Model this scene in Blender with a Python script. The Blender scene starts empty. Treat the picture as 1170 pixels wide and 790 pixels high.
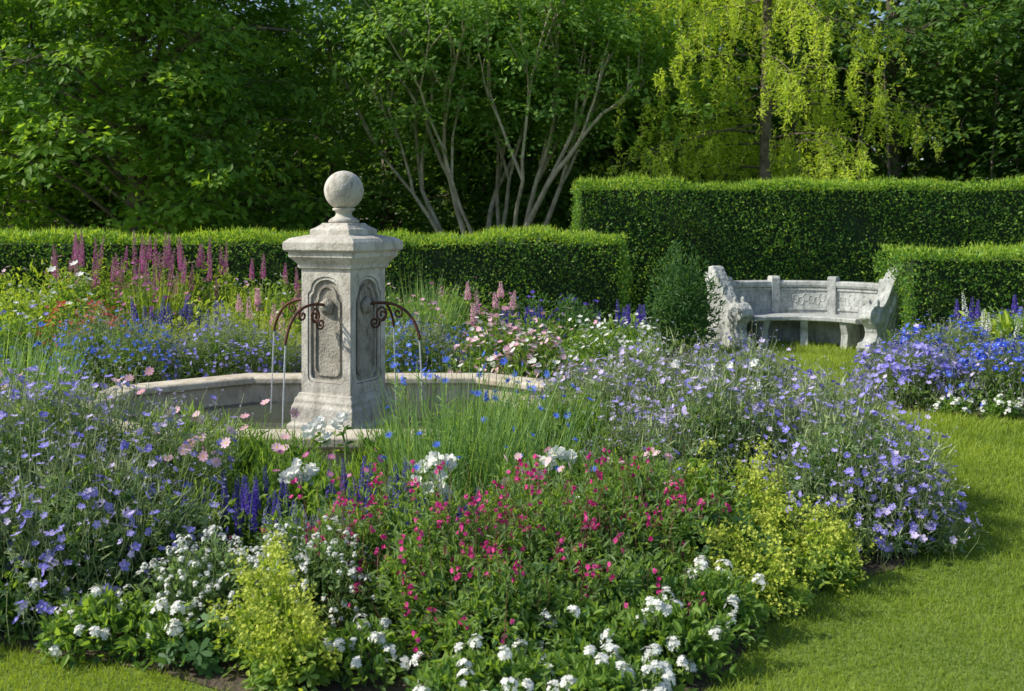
import bpy, bmesh, math, numpy as np
from mathutils import Vector, Matrix
rg = np.random.default_rng(11)
scene = bpy.context.scene
col = scene.collection

# ------------------------------------------------------------------ materials
MATS = {}
def nt(name):
    m = bpy.data.materials.new(name); m.use_nodes = True
    t = m.node_tree; t.nodes.clear()
    MATS[name] = m
    return m, t.nodes, t.links

def leaf_mat(name, a, b, trans=0.35, rough=0.55, tcol=None, spec=0.3):
    m, N, L = nt(name)
    at = N.new('ShaderNodeAttribute'); at.attribute_name = 'rnd'
    mix = N.new('ShaderNodeMix'); mix.data_type = 'RGBA'
    mix.inputs[6].default_value = (*a, 1); mix.inputs[7].default_value = (*b, 1)
    L.new(at.outputs['Fac'], mix.inputs[0])
    p = N.new('ShaderNodeBsdfPrincipled'); p.inputs['Roughness'].default_value = rough
    p.inputs['Specular IOR Level'].default_value = spec
    L.new(mix.outputs[2], p.inputs['Base Color'])
    o = N.new('ShaderNodeOutputMaterial')
    if trans <= 0:
        L.new(p.outputs[0], o.inputs[0]); return m
    tr = N.new('ShaderNodeBsdfTranslucent')
    g = N.new('ShaderNodeMix'); g.data_type = 'RGBA'; g.blend_type = 'MULTIPLY'; g.inputs[0].default_value = 1
    L.new(mix.outputs[2], g.inputs[6])
    g.inputs[7].default_value = (*(tcol or (2.1, 1.95, .7)), 1)
    L.new(g.outputs[2], tr.inputs['Color'])
    ms = N.new('ShaderNodeMixShader'); ms.inputs[0].default_value = trans
    L.new(p.outputs[0], ms.inputs[1]); L.new(tr.outputs[0], ms.inputs[2])
    L.new(ms.outputs[0], o.inputs[0])
    return m

def petal(name, a, b): return leaf_mat(name, a, b, trans=0.3, rough=0.6, tcol=(1.05, 1.05, 1.05), spec=0.2)

def noise_mat(name, c1, c2, scale=5, rough=0.85, bump=0.3, bscale=40, c3=None, detail=8, dist=0.01, metallic=0, c4=None):
    m, N, L = nt(name)
    tc = N.new('ShaderNodeTexCoord')
    n1 = N.new('ShaderNodeTexNoise'); n1.inputs['Scale'].default_value = scale; n1.inputs['Detail'].default_value = detail
    L.new(tc.outputs['Object'], n1.inputs['Vector'])
    r = N.new('ShaderNodeValToRGB'); r.color_ramp.elements[0].position = .35; r.color_ramp.elements[1].position = .65
    r.color_ramp.elements[0].color = (*c1, 1); r.color_ramp.elements[1].color = (*c2, 1)
    L.new(n1.outputs['Fac'], r.inputs[0])
    out = r.outputs[0]
    for cc, sc, lo, hi, zs, am in ((c3, 3.1, .48, .64, .45, .8), (c4, 11., .56, .66, .25, .75)):
        if not cc: continue
        n3 = N.new('ShaderNodeTexNoise'); n3.inputs['Scale'].default_value = scale * sc; n3.inputs['Detail'].default_value = 12
        n3.inputs['Roughness'].default_value = .7
        mp = N.new('ShaderNodeMapping'); mp.inputs['Scale'].default_value = (1, 1, zs); mp.inputs['Location'].default_value = (sc, 0, 0)
        L.new(tc.outputs['Object'], mp.inputs[0]); L.new(mp.outputs[0], n3.inputs['Vector'])
        r3 = N.new('ShaderNodeValToRGB'); r3.color_ramp.elements[0].position = lo; r3.color_ramp.elements[1].position = hi
        r3.color_ramp.elements[0].color = (0, 0, 0, 1); r3.color_ramp.elements[1].color = (am, am, am, 1)
        L.new(n3.outputs['Fac'], r3.inputs[0])
        mx = N.new('ShaderNodeMix'); mx.data_type = 'RGBA'
        L.new(r3.outputs[0], mx.inputs[0]); L.new(out, mx.inputs[6]); mx.inputs[7].default_value = (*cc, 1)
        out = mx.outputs[2]
    p = N.new('ShaderNodeBsdfPrincipled'); p.inputs['Roughness'].default_value = rough
    p.inputs['Metallic'].default_value = metallic
    L.new(out, p.inputs['Base Color'])
    n2 = N.new('ShaderNodeTexNoise'); n2.inputs['Scale'].default_value = bscale; n2.inputs['Detail'].default_value = 8
    L.new(tc.outputs['Object'], n2.inputs['Vector'])
    b = N.new('ShaderNodeBump'); b.inputs['Strength'].default_value = bump; b.inputs['Distance'].default_value = dist
    L.new(n2.outputs['Fac'], b.inputs['Height']); L.new(b.outputs[0], p.inputs['Normal'])
    o = N.new('ShaderNodeOutputMaterial'); L.new(p.outputs[0], o.inputs[0])
    return m

leaf_mat('leaf_maple', (.075, .185, .035), (.25, .40, .065), .47)
leaf_mat('leaf_wood', (.055, .14, .042), (.17, .30, .070), .42)
leaf_mat('leaf_multi', (.10, .22, .055), (.23, .38, .085), .44)
leaf_mat('leaf_larch', (.34, .46, .06), (.52, .62, .11), .48)
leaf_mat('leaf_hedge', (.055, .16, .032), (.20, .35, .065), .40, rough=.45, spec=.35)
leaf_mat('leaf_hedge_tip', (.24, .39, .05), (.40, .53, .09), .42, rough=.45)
leaf_mat('leaf_green', (.10, .205, .045), (.25, .38, .085), .42)
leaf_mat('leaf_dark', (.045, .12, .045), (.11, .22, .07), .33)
leaf_mat('leaf_grey', (.12, .22, .085), (.28, .39, .18), .40, tcol=(1.5, 1.5, .8))
leaf_mat('leaf_lime', (.22, .34, .04), (.42, .52, .09), .4)
leaf_mat('blade', (.12, .25, .085), (.28, .42, .17), .38)
leaf_mat('grass', (.145, .235, .030), (.33, .42, .07), .42)
leaf_mat('stem', (.11, .18, .045), (.21, .30, .10), .0)
leaf_mat('stem_red', (.16, .07, .05), (.24, .16, .08), .0)
leaf_mat('stem_pale', (.20, .27, .10), (.34, .40, .20), .0)
petal('p_blue', (.22, .20, .74), (.46, .40, .90))
petal('p_lav', (.52, .44, .82), (.74, .65, .90))
petal('p_deep', (.08, .05, .44), (.20, .12, .64))
petal('p_corn', (.07, .15, .76), (.17, .32, .90))
petal('p_cobalt', (.03, .08, .62), (.12, .20, .82))
petal('p_mag', (.62, .02, .22), (.84, .12, .42))
petal('p_red', (.60, .05, .07), (.74, .18, .16))
petal('p_pink', (.80, .40, .54), (.88, .66, .74))
petal('p_hot', (.52, .10, .36), (.70, .28, .54))
petal('p_white', (.80, .81, .77), (.90, .90, .88))
petal('p_lime', (.46, .54, .06), (.62, .68, .14))
petal('p_yel', (.70, .55, .10), (.80, .68, .2))
petal('p_greyblue', (.36, .38, .60), (.56, .57, .74))
noise_mat('bark', (.08, .065, .05), (.20, .17, .135), 6, .95, .8, 25, dist=.03)
noise_mat('bark_pale', (.34, .29, .22), (.54, .48, .38), 4, .9, .5, 25, dist=.02, c3=(.18, .16, .11))
noise_mat('stone', (.46, .43, .375), (.66, .63, .57), 4, .9, .7, 45, c3=(.30, .275, .23), dist=.010, c4=(.16, .15, .125))
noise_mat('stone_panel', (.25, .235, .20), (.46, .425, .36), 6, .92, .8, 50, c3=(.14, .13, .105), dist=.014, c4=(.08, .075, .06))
noise_mat('stone_basin', (.52, .45, .345), (.68, .61, .50), 2.5, .85, .4, 50, c3=(.34, .29, .21), dist=.008, c4=(.2, .17, .12))
noise_mat('stone_bench', (.36, .375, .365), (.56, .575, .56), 5, .92, .7, 30, c3=(.20, .21, .20), dist=.012, c4=(.12, .13, .11))
noise_mat('rust_iron', (.05, .022, .015), (.16, .065, .04), 25, .75, .4, 80, metallic=.3, dist=.003)
noise_mat('soil', (.06, .045, .032), (.13, .10, .07), 6, 1, 1, 35, dist=.03)
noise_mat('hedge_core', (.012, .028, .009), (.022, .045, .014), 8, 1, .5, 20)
noise_mat('lawn', (.12, .19, .025), (.21, .29, .045), .9, .95, .9, 120, dist=.02, c3=(.17, .25, .04))
m, N, L = nt('water')
p = N.new('ShaderNodeBsdfPrincipled'); p.inputs['Base Color'].default_value = (.06, .07, .05, 1); p.inputs['Roughness'].default_value = .06
p.inputs['IOR'].default_value = 1.33
nz = N.new('ShaderNodeTexNoise'); nz.inputs['Scale'].default_value = 9; b = N.new('ShaderNodeBump'); b.inputs['Strength'].default_value = .25; b.inputs['Distance'].default_value = .02
L.new(nz.outputs['Fac'], b.inputs['Height']); L.new(b.outputs[0], p.inputs['Normal'])
o = N.new('ShaderNodeOutputMaterial'); L.new(p.outputs[0], o.inputs[0])
m, N, L = nt('water_jet')
p = N.new('ShaderNodeBsdfPrincipled'); p.inputs['Base Color'].default_value = (.85, .9, .95, 1); p.inputs['Roughness'].default_value = .15
p.inputs['Transmission Weight'].default_value = .6; p.inputs['IOR'].default_value = 1.33
o = N.new('ShaderNodeOutputMaterial'); L.new(p.outputs[0], o.inputs[0])

# ------------------------------------------------------------------ mesh builder
def unit(a):
    n = np.linalg.norm(a, axis=-1, keepdims=True); n[n == 0] = 1
    return a / n
def rn(n, k=3): return rg.normal(size=(n, k))
def ru(lo, hi, n): return rg.uniform(lo, hi, n)

class MB:
    def __init__(s): s.v = []; s.r = []; s.n = 0; s.b = []; s.slots = []
    def add(s, verts, faces, mat, rnd=None, smooth=False):
        verts = np.asarray(verts, dtype=np.float64).reshape(-1, 3)
        if len(verts) == 0: return
        if rnd is None: rnd = np.full(len(verts), .5)
        if mat not in s.slots: s.slots.append(mat)
        s.v.append(verts); s.r.append(rnd)
        s.b.append((np.asarray(faces, dtype=np.int64) + s.n, s.slots.index(mat), smooth))
        s.n += len(verts)
    def build(s, name, loc=(0, 0, 0), parent=None):
        V = np.concatenate(s.v) - np.array(loc); Rn = np.clip(np.concatenate(s.r), 0, 1)
        me = bpy.data.meshes.new(name)
        me.vertices.add(len(V)); me.vertices.foreach_set('co', V.astype(np.float32).ravel())
        loops = np.concatenate([f.ravel() for f, _, _ in s.b])
        tot = np.concatenate([np.full(len(f), f.shape[1]) for f, _, _ in s.b])
        start = np.concatenate([[0], np.cumsum(tot)[:-1]])
        mi = np.concatenate([np.full(len(f), m) for f, m, _ in s.b])
        sm = np.concatenate([np.full(len(f), q) for f, _, q in s.b])
        me.loops.add(len(loops)); me.loops.foreach_set('vertex_index', loops.astype(np.int32))
        me.polygons.add(len(tot)); me.polygons.foreach_set('loop_start', start.astype(np.int32))
        for k in s.slots: me.materials.append(MATS[k])
        me.polygons.foreach_set('material_index', mi.astype(np.int32))
        me.polygons.foreach_set('use_smooth', sm.astype(bool))
        a = me.attributes.new('rnd', 'FLOAT', 'POINT'); a.data.foreach_set('value', Rn.astype(np.float32))
        me.update(calc_edges=True)
        ob = bpy.data.objects.new(name, me); ob.location = loc; col.objects.link(ob)
        if parent: ob.parent = parent
        return ob

def arr(x, n): return np.broadcast_to(np.asarray(x, dtype=float), (n,)).reshape(n, 1)

def leaf4(mb, p, d, n, Ln, W, mat, rnd, fold=.25):
    k = len(p); d = unit(d); s = unit(np.cross(d, n)); u = np.cross(s, d); Ln = arr(Ln, k); W = arr(W, k)
    mid = p + d * Ln * .48 + u * W * fold
    V = np.stack([p, mid + s * W / 2, p + d * Ln, mid - s * W / 2], 1)
    mb.add(V, np.arange(4 * k).reshape(k, 4), mat, np.repeat(rnd, 4))
def leaf6(mb, p, d, n, Ln, W, mat, rnd, fold=.2, curl=.15):
    k = len(p); d = unit(d); s = unit(np.cross(d, n)); u = np.cross(s, d); Ln = arr(Ln, k); W = arr(W, k)
    a = p + d * Ln * .28 + u * W * fold * .8; c = p + d * Ln * .68 + u * (W * fold - Ln * curl * .3)
    V = np.stack([p, a + s * W * .42, c + s * W * .40, p + d * Ln - u * Ln * curl, c - s * W * .40, a - s * W * .42], 1)
    i = np.arange(k)[:, None] * 6
    F = np.concatenate([i + [0, 1, 2, 3], i + [0, 3, 4, 5]])
    mb.add(V, F, mat, np.repeat(rnd, 6))
def rosette(mb, p, n, R, k, mat, rnd, w=.3, cup=.2, centre=None, cr=.18):
    m = len(p); n = unit(n); ref = unit(rn(m)); t = unit(np.cross(n, ref)); b = np.cross(n, t); R = arr(R, m)
    for j in range(k):
        a = 2 * math.pi * j / k
        e = t * math.cos(a) + b * math.sin(a); s = np.cross(n, e)
        Rj = R * rg.uniform(.88, 1.05, (m, 1))
        V = np.stack([p, p + (e * .5 + s * w) * Rj + n * Rj * cup * .5, p + (e * .97 + s * w * .7) * Rj + n * Rj * cup,
                      p + (e * .97 - s * w * .7) * Rj + n * Rj * cup, p + (e * .5 - s * w) * Rj + n * Rj * cup * .5], 1)
        mb.add(V, np.arange(5 * m).reshape(m, 5), mat, np.repeat(rnd, 5))
    if centre:
        V = np.stack([p + n * R * .1 + (t * math.cos(q) + b * math.sin(q)) * R * cr for q in np.arange(6) * math.pi / 3], 1)
        mb.add(V, np.arange(6 * m).reshape(m, 6), centre, np.repeat(rnd, 6))
def blades(mb, p, d, bend, Ln, W, mat, rnd, K=4):
    m = len(p); d = unit(d); Ln = arr(Ln, m); W = arr(W, m)
    s = unit(np.cross(d, bend + rn(m) * .05)); vs = []
    for i in range(K):
        t = i / (K - 1); c = p + d * Ln * t + bend * Ln * t * t; ww = W * (1 - t ** 2 * .93) * .5
        vs += [c + s * ww, c - s * ww]
    V = np.stack(vs, 1); i0 = np.arange(m)[:, None] * (2 * K)
    F = np.concatenate([i0 + [2 * i, 2 * i + 1, 2 * i + 3, 2 * i + 2] for i in range(K - 1)])
    mb.add(V, F, mat, np.repeat(rnd, 2 * K))
def tubes(mb, P, r, mat, sides=3, rnd=None):
    P = np.asarray(P, float); m, K, _ = P.shape; r = np.broadcast_to(r, (m, K))
    T = unit(np.gradient(P, axis=1)); md = unit(P[:, -1] - P[:, 0])
    ref = np.where(np.abs(md[:, 2:3]) > .8, np.array([[1., .1, 0]]), np.array([[0., 0, 1]]))[:, None, :]
    U = unit(np.cross(T, np.broadcast_to(ref, T.shape))); W = np.cross(T, U)
    rings = [P + (U * math.cos(a) + W * math.sin(a)) * r[..., None] for a in np.arange(sides) * 2 * math.pi / sides]
    V = np.stack(rings, 2).reshape(-1, 3)
    b = (np.arange(m) * K * sides)[:, None, None, None] + (np.arange(K - 1) * sides)[None, :, None, None]
    q = np.array([[j, (j + 1) % sides, sides + (j + 1) % sides, sides + j] for j in range(sides)])[None, None]
    F = (b + q).reshape(-1, 4)
    mb.add(V, F, mat, np.repeat(rnd if rnd is not None else rg.random(m), K * sides), True)
def curve_pts(a, b, sag, K=5, wob=0.):
    t = np.linspace(0, 1, K)[None, :, None]
    P = a[:, None] * (1 - t) + b[:, None] * t + sag[:, None] * (t * (1 - t) * 4)
    if wob: P = P + rg.normal(size=P.shape) * wob * np.sin(np.pi * t)
    return P
UP = np.array([[0, 0, 1.]])

# ------------------------------------------------------------------ plants
def dome(n, x, y, rx, ry, h, inner=.5, bump=.14):
    ph = ru(0, 2 * math.pi, n); uz = ru(0.0, 1, n) ** .8; q = np.sqrt(1 - uz ** 2)
    u = np.stack([np.cos(ph) * q, np.sin(ph) * q, uz], 1)
    s = x * 3.1 + y * 1.7
    rr = 1 + bump * (np.sin(ph * 3 + s) + .7 * np.sin(ph * 5 + uz * 6 + 2 * s) + .6 * np.sin(uz * 11 + ph * 2 + s))
    r = (inner + (1 - inner) * rg.random(n) ** .5) * rr
    P = np.stack([x + rx * u[:, 0] * r, y + ry * u[:, 1] * r, .02 + h * u[:, 2] * r], 1)
    return P, u, r

def leaf_mound(mb, x, y, rx, ry, h, n, size, mat, kind='leaf', asp=.45, inner=.45, bump=.14):
    P, u, r = dome(n, x, y, rx, ry, h, inner, bump)
    d = unit(u * .7 + rn(n) * .6 + UP * .25); nn = unit(u * .5 + UP * .8 + rn(n) * .5)
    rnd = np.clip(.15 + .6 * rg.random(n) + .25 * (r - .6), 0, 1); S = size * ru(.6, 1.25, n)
    if kind == 'leaf': leaf6(mb, P, d, nn, S, S * asp, mat, rnd)
    elif kind == 'lobed': rosette(mb, P, nn, S * .55, 5, mat, rnd, w=.22, cup=.12)
    elif kind == 'fine':
        blades(mb, P, unit(d + UP * .5), rn(n) * .15, S, S * .09, mat, rnd, 3)
def stems_to(mb, base, tip, r, mat, wob=.01):
    sag = rn(len(tip)) * .02; mid = UP * .06
    tubes(mb, curve_pts(base, tip, sag + mid, 4, wob), np.full((1, 4), r) * np.array([[1.3, 1.1, .9, .6]]), mat)
def flowers_on(mb, x, y, rx, ry, h, n, R, k, mat, lift=.05, w=.3, cup=.2, centre=None, stem=.0014, bump=.14, stemmat='stem', cluster=0):
    P, u, r = dome(n, x, y, rx, ry, h, .93, bump)
    P = P + u * ru(0, lift, n)[:, None] + UP * ru(0, lift, n)[:, None]
    if cluster:
        keep = (np.sin(P[:, 0] * 9 + x) + np.sin(P[:, 1] * 8) + np.sin(P[:, 2] * 11 + y) + rg.normal(size=n) * .8) > -cluster
        P = P[keep]; u = u[keep]; n = len(P)
    nn = unit(u * .6 + UP * .5 + rn(n) * .45)
    rosette(mb, P, nn, R * ru(.7, 1.15, n), k, mat, rg.random(n), w, cup, centre)
    if stem:
        base = P - u * ru(.08, .22, n)[:, None] * [[.6, .6, .3]] - UP * ru(.08, .2, n)[:, None]; base[:, 2] = np.maximum(base[:, 2], .01)
        stems_to(mb, base, P - nn * R * .15, stem, stemmat)
def geranium(x, y, rx, ry, h, dens=1., pet='p_blue', mat='leaf_grey', fl=1., name='blue_geranium_clump', pale=0., R=.022):
    mb = MB(); A = math.pi * (rx + ry) / 2 * (h + (rx + ry) / 2)
    n = int(A * 2500 * dens)
    leaf_mound(mb, x, y, rx, ry, h, int(n * .6), .042, mat, 'lobed')
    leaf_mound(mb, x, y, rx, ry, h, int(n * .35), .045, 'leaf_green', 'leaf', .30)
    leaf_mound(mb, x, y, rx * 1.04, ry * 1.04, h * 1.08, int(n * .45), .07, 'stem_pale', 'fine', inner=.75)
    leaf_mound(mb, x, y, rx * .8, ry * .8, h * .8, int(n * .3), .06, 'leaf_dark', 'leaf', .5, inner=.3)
    f = int(A * 270 * fl)
    if pale < 1: flowers_on(mb, x, y, rx, ry, h, int(f * (1 - pale)), R, 5, pet, .09, .38, .22, 'p_white', cluster=.7, stemmat='stem_pale')
    if pale > 0: flowers_on(mb, x, y, rx, ry, h, int(f * pale), R * .93, 5, 'p_lav', .09, .38, .3, 'p_white', cluster=.7, stemmat='stem_pale')
    flowers_on(mb, x, y, rx, ry, h, int(f * .8), .008, 4, 'p_lav', .13, .3, .9, None, stemmat='stem_pale')
    return mb.build(name, (x, y, 0))
def green_mound(name, x, y, rx, ry, h, size=.05, mat='leaf_green', dens=1., asp=.45, kind='leaf', flw=(), bump=.14):
    mb = MB(); A = math.pi * (rx + ry) / 2 * (h + (rx + ry) / 2)
    n = int(A * 4.2 / (size * size * asp + .0004) * dens * .5)
    leaf_mound(mb, x, y, rx, ry, h, n, size, mat, kind, asp, bump=bump)
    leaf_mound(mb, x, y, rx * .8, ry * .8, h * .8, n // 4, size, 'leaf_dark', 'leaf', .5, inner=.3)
    for (pm, cnt, R, k, lift, w, cup, cen) in flw:
        flowers_on(mb, x, y, rx, ry, h, cnt, R, k, pm, lift, w, cup, cen, bump=bump)
    return mb.build(name, (x, y, 0))
def verbena(name, x, y, rx, ry, h, heads, pm='p_white', Rh=.032, leaf=.045, per=16, r=.012, mat='leaf_green'):
    mb = MB(); A = math.pi * rx * ry
    leaf_mound(mb, x, y, rx, ry, h, int(A * 5200), leaf, mat, 'leaf', .5)
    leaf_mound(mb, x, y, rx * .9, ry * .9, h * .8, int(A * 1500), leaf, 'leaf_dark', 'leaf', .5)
    P, u, r_ = dome(heads, x, y, rx, ry, h, .95)
    P = P + UP * ru(.01, .06, heads)[:, None]
    Rv = np.repeat(ru(.55, 1.15, heads), per)[:, None]
    n = heads; Q = np.repeat(P, per, 0) + unit(rn(n * per) + np.repeat(unit(u + UP), per, 0) * .9) * (Rh * Rv * rg.uniform(.5, 1., (n * per, 1)))
    nn = unit(Q - np.repeat(P, per, 0) + UP * .3 * Rh); rosette(mb, Q, nn, r, 5, pm, rg.random(n * per), .34, .1)
    base = P.copy(); base[:, :2] = base[:, :2] * .7 + np.array([[x, y]]) * .3; base[:, 2] *= .3
    stems_to(mb, base, P, .0018, 'stem')
    return mb.build(name, (x, y, 0))
def froth(name, x, y, rx, ry, h, n, pm='p_lime', mat='leaf_lime'):
    mb = MB(); A = math.pi * (rx + ry) / 2 * (h + (rx + ry) / 2)
    leaf_mound(mb, x, y, rx * .9, ry * .9, h * .6, int(A * 700), .08, 'leaf_green', 'lobed')
    leaf_mound(mb, x, y, rx, ry, h, int(A * 1500), .03, mat, 'leaf', .5, bump=.22)
    P, u, _ = dome(n, x, y, rx, ry, h, .7, .30); P += UP * ru(0, .07, n)[:, None]
    per = 20; C = np.repeat(P, per, 0) + rn(n * per) * .017
    rosette(mb, C, unit(rn(n * per) + UP), .0075, 4, pm, rg.random(n * per), .42, .3)
    base = np.stack([x + rn(n, 1)[:, 0] * .03, y + rn(n, 1)[:, 0] * .03, np.full(n, .02)], 1)
    stems_to(mb, base * .5 + P * .5 * [[1, 1, .4]], P, .0015, 'leaf_lime')
    return mb.build(name, (x, y, 0))
def spikes(name, x, y, rx, ry, n, h, sl, pm, fr=.012, fs=.016, per=60, leafn=20, lsize=.06, lmat='leaf_green', bell=False, var=.25, mound=0.):
    mb = MB(); a = ru(0, 2 * math.pi, n); q = np.sqrt(rg.random(n))
    B = np.stack([x + rx * q * np.cos(a), y + ry * q * np.sin(a), np.zeros(n)], 1)
    H = h * ru(1 - var, 1.05, n); T = B + np.stack([rg.normal(size=n) * .06 * h, rg.normal(size=n) * .06 * h, H], 1)
    P = curve_pts(B, T, rn(n) * .015, 5); tubes(mb, P, np.array([[.004, .0035, .003, .0025, .0015]]) * (1 + h), 'stem')
    ax = unit(T - B); SL = sl * ru(.7, 1.1, n)
    t = np.tile(np.linspace(0, 1, per), n); I = np.repeat(np.arange(n), per)
    ang = np.tile(np.arange(per) * 2.4, n) + ru(0, .6, n * per)
    rad = np.stack([np.cos(ang), np.sin(ang), np.zeros(n * per)], 1)
    taper = (1 - t * .75)[:, None] * (.6 + .4 * np.sin(np.minimum(t * 8, 1.57)))[:, None]
    C = T[I] - ax[I] * (SL[I] * (1 - t))[:, None] + rad * fr * taper
    dr = unit(rad + (-.5 * UP if bell else .35 * UP) + rn(n * per) * .25)
    S = fs * (taper[:, 0] + .15)
    leaf4(mb, C, dr, unit(rn(n * per) + UP), S * 1.5, S * 1.1, pm, np.clip(rg.random(n * per) * .8 + t * .1, 0, 1), .3)
    rosette(mb, C + dr * S[:, None] * .9, dr, S * .8, 4, pm, rg.random(n * per), .4, .3)
    if leafn:
        I = np.repeat(np.arange(n), leafn); t = rg.random(n * leafn); top = np.clip((H - SL) / H, .1, 1)
        C = B[I] + (T - B)[I] * (t * top[I])[:, None]; dd = rn(n * leafn); dd[:, 2] = ru(-.1, .6, n * leafn)
        leaf6(mb, C, dd, UP + rn(n * leafn) * .3, lsize * ru(.6, 1.3, n * leafn), lsize * .3, lmat, rg.random(n * leafn))
    if mound: leaf_mound(mb, x, y, rx + .05, ry + .05, mound, int((rx + .1) * (ry + .1) * 9000), lsize, lmat, 'leaf', .35)
    return mb.build(name, (x, y, 0))
def blade_clump(name, x, y, rx, ry, n, h, w=.012, mat='blade', fl=0, pm='p_corn', R=.022, lean=.22, k=9, leafy=0.):
    mb = MB(); a = ru(0, 2 * math.pi, n); q = np.sqrt(rg.random(n))
    B = np.stack([x + rx * q * np.cos(a), y + ry * q * np.sin(a), np.zeros(n)], 1)
    out = np.stack([np.cos(a), np.sin(a), np.zeros(n)], 1)
    blades(mb, B, UP + out * ru(0, lean, n)[:, None] * q[:, None] + rn(n) * .09, out * ru(0, .22, n)[:, None] + rn(n) * .09,
           h * ru(.4, 1.0, n), w * ru(.6, 1.3, n), mat, rg.random(n), 5)
    if leafy: leaf_mound(mb, x, y, rx, ry, leafy, int(rx * ry * 12000), .06, mat, 'leaf', .2, .3)
    if fl:
        a = ru(0, 6.28, fl); q = np.sqrt(rg.random(fl)); B = np.stack([x + rx * q * np.cos(a), y + ry * q * np.sin(a), np.zeros(fl)], 1)
        T = B + np.stack([np.cos(a) * q * .12, np.sin(a) * q * .12, h * ru(.72, 1.04, fl)], 1)
        tubes(mb, curve_pts(B, T, rn(fl) * .02, 5), np.array([[.003, .0025, .002, .002, .0015]]), 'stem')
        nn = unit(rn(fl) * .5 + UP * .6 + [[0, -.3, 0]])
        rosette(mb, T, nn, R * ru(.8, 1.2, fl), k, pm, rg.random(fl), .14, .35, 'p_deep' if pm == 'p_corn' else 'p_yel', .25)
        rosette(mb, T, nn, R * .6, 6, pm, rg.random(fl), .18, .8)
        leaf6(mb, T - nn * R, nn, rn(fl), R * 1.0, R * .7, 'leaf_green', rg.random(fl))
        kk = fl * 12; I = np.repeat(np.arange(fl), 12); t = ru(.2, .95, kk)
        blades(mb, B[I] + (T - B)[I] * t[:, None], rn(kk) + UP * 1.0, rn(kk) * .2, .10, .006, mat, rg.random(kk), 3)
    return mb.build(name, (x, y, 0))
def big_white(name, pts, Rm=.055, pm='p_white', layers=4, cen='p_yel'):
    mb = MB(); C = np.array(pts, float); n = len(C); ctr = C.mean(0)
    for i in range(layers):
        f = 1 - i * .2
        nn = unit(rn(n) * .3 + UP * .6 + [[0, -.5, 0]])
        rosette(mb, C + nn * .012 * i, nn, Rm * f * ru(.85, 1.15, n), 5, pm, rg.random(n), .42, .25 + .22 * i, cen if i == layers - 1 else None)
    B = C.copy(); B[:, 2] = 0; B[:, :2] += rn(n, 2) * .03
    tubes(mb, curve_pts(B, C, rn(n) * .02, 5), np.array([[.004, .0035, .003, .003, .002]]), 'stem')
    k = n * 14; I = np.repeat(np.arange(n), 14); t = ru(.15, .95, k)
    leaf6(mb, B[I] + (C - B)[I] * t[:, None], rn(k) + UP * .2, UP + rn(k) * .3, .07 * ru(.6, 1.2, k), .035, 'leaf_green', rg.random(k))
    return mb.build(name, (ctr[0], ctr[1], 0))

# ------------------------------------------------------------------ ground
bed_main = np.array([(-9, 3.95), (-2.6, 3.9), (-1.99, 3.87), (-1.31, 3.66), (-.88, 3.42), (-.3, 3.2), (.25, 3.15), (.62, 3.4), (.85, 3.75), (1.05, 4.08), (1.42, 4.5), (1.85, 4.75), (2.25, 5.2), (2.45, 6.0), (2.45, 6.8), (2.25, 7.8), (1.8, 9.0), (1.7, 10.4), (1.95, 11.4), (2.5, 12.0), (2.5, 13.0), (1.8, 13.9), (-10, 13.9)])
bed_right = np.array([(3.1, 9.3), (3.3, 8.6), (3.9, 8.25), (4.8, 8.1), (6.5, 8.1), (9, 8.3), (9, 11.6), (5.2, 11.6), (4.3, 11.2), (3.6, 10.3)])
def inside(P, poly):
    x, y = P[:, 0], P[:, 1]; c = np.zeros(len(P), bool); j = len(poly) - 1
    for i in range(len(poly)):
        xi, yi = poly[i]; xj, yj = poly[j]
        c ^= ((yi > y) != (yj > y)) & (x < (xj - xi) * (y - yi) / (yj - yi + 1e-12) + xi); j = i
    return c
mb = MB()
g = 300; xs = np.linspace(-g, g, 61); X, Y = np.meshgrid(xs, xs); V = np.stack([X.ravel(), Y.ravel(), np.zeros(X.size)], 1)
i, j = np.meshgrid(np.arange(60), np.arange(60)); b = (j * 61 + i).ravel()
mb.add(V, np.stack([b, b + 1, b + 62, b + 61], 1), 'lawn'); mb.build('ground')
def poly_sheet(name, poly, z, mat):
    bm = bmesh.new(); vs = [bm.verts.new((x, y, z)) for x, y in poly]; f = bm.faces.new(vs)
    bmesh.ops.triangulate(bm, faces=[f])
    me = bpy.data.meshes.new(name); bm.to_mesh(me); bm.free(); me.materials.append(MATS[mat])
    o = bpy.data.objects.new(name, me); col.objects.link(o); return o
poly_sheet('flower_bed_soil', bed_main, .006, 'soil'); poly_sheet('flower_bed_soil', bed_right, .006, 'soil')
mb = MB()
def lawn_pts(n, x0, x1, y0, y1, k):
    P = np.stack([ru(x0, x1, n), ru(y0, y1, n)], 1)
    jit = P + rn(n, 2) * .03
    keep = (~inside(jit, bed_main)) & (~inside(jit, bed_right)) & (rg.random(n) < (k / P[:, 1]) ** 1.5)
    P = P[keep]; return np.concatenate([P, np.zeros((len(P), 1))], 1)
for args in ((420000, .3, 5.0, 3.2, 9, 3.2), (130000, 1.5, 7.5, 8, 15, 8), (60000, -3, 0.4, 3.1, 4, 3.2)):
    P = lawn_pts(*args); n = len(P); sc = np.clip(P[:, 1] / 4.5, .8, 2)
    patch = .5 + .28 * np.sin(P[:, 0] * 2.3 + np.sin(P[:, 1] * 1.9)) + .2 * np.sin(P[:, 1] * 5 + P[:, 0] * 3) + .15 * np.sin(P[:, 0] * 13 + 3 * np.sin(P[:, 1] * 7))
    blades(mb, P, UP + rn(n) * .45, rn(n) * .3, .030 * sc * ru(.4, 1.35, n) * (.8 + .4 * patch), .0042 * sc, 'grass', np.clip(patch * .65 + rg.random(n) * .4, 0, 1), 3)
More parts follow.
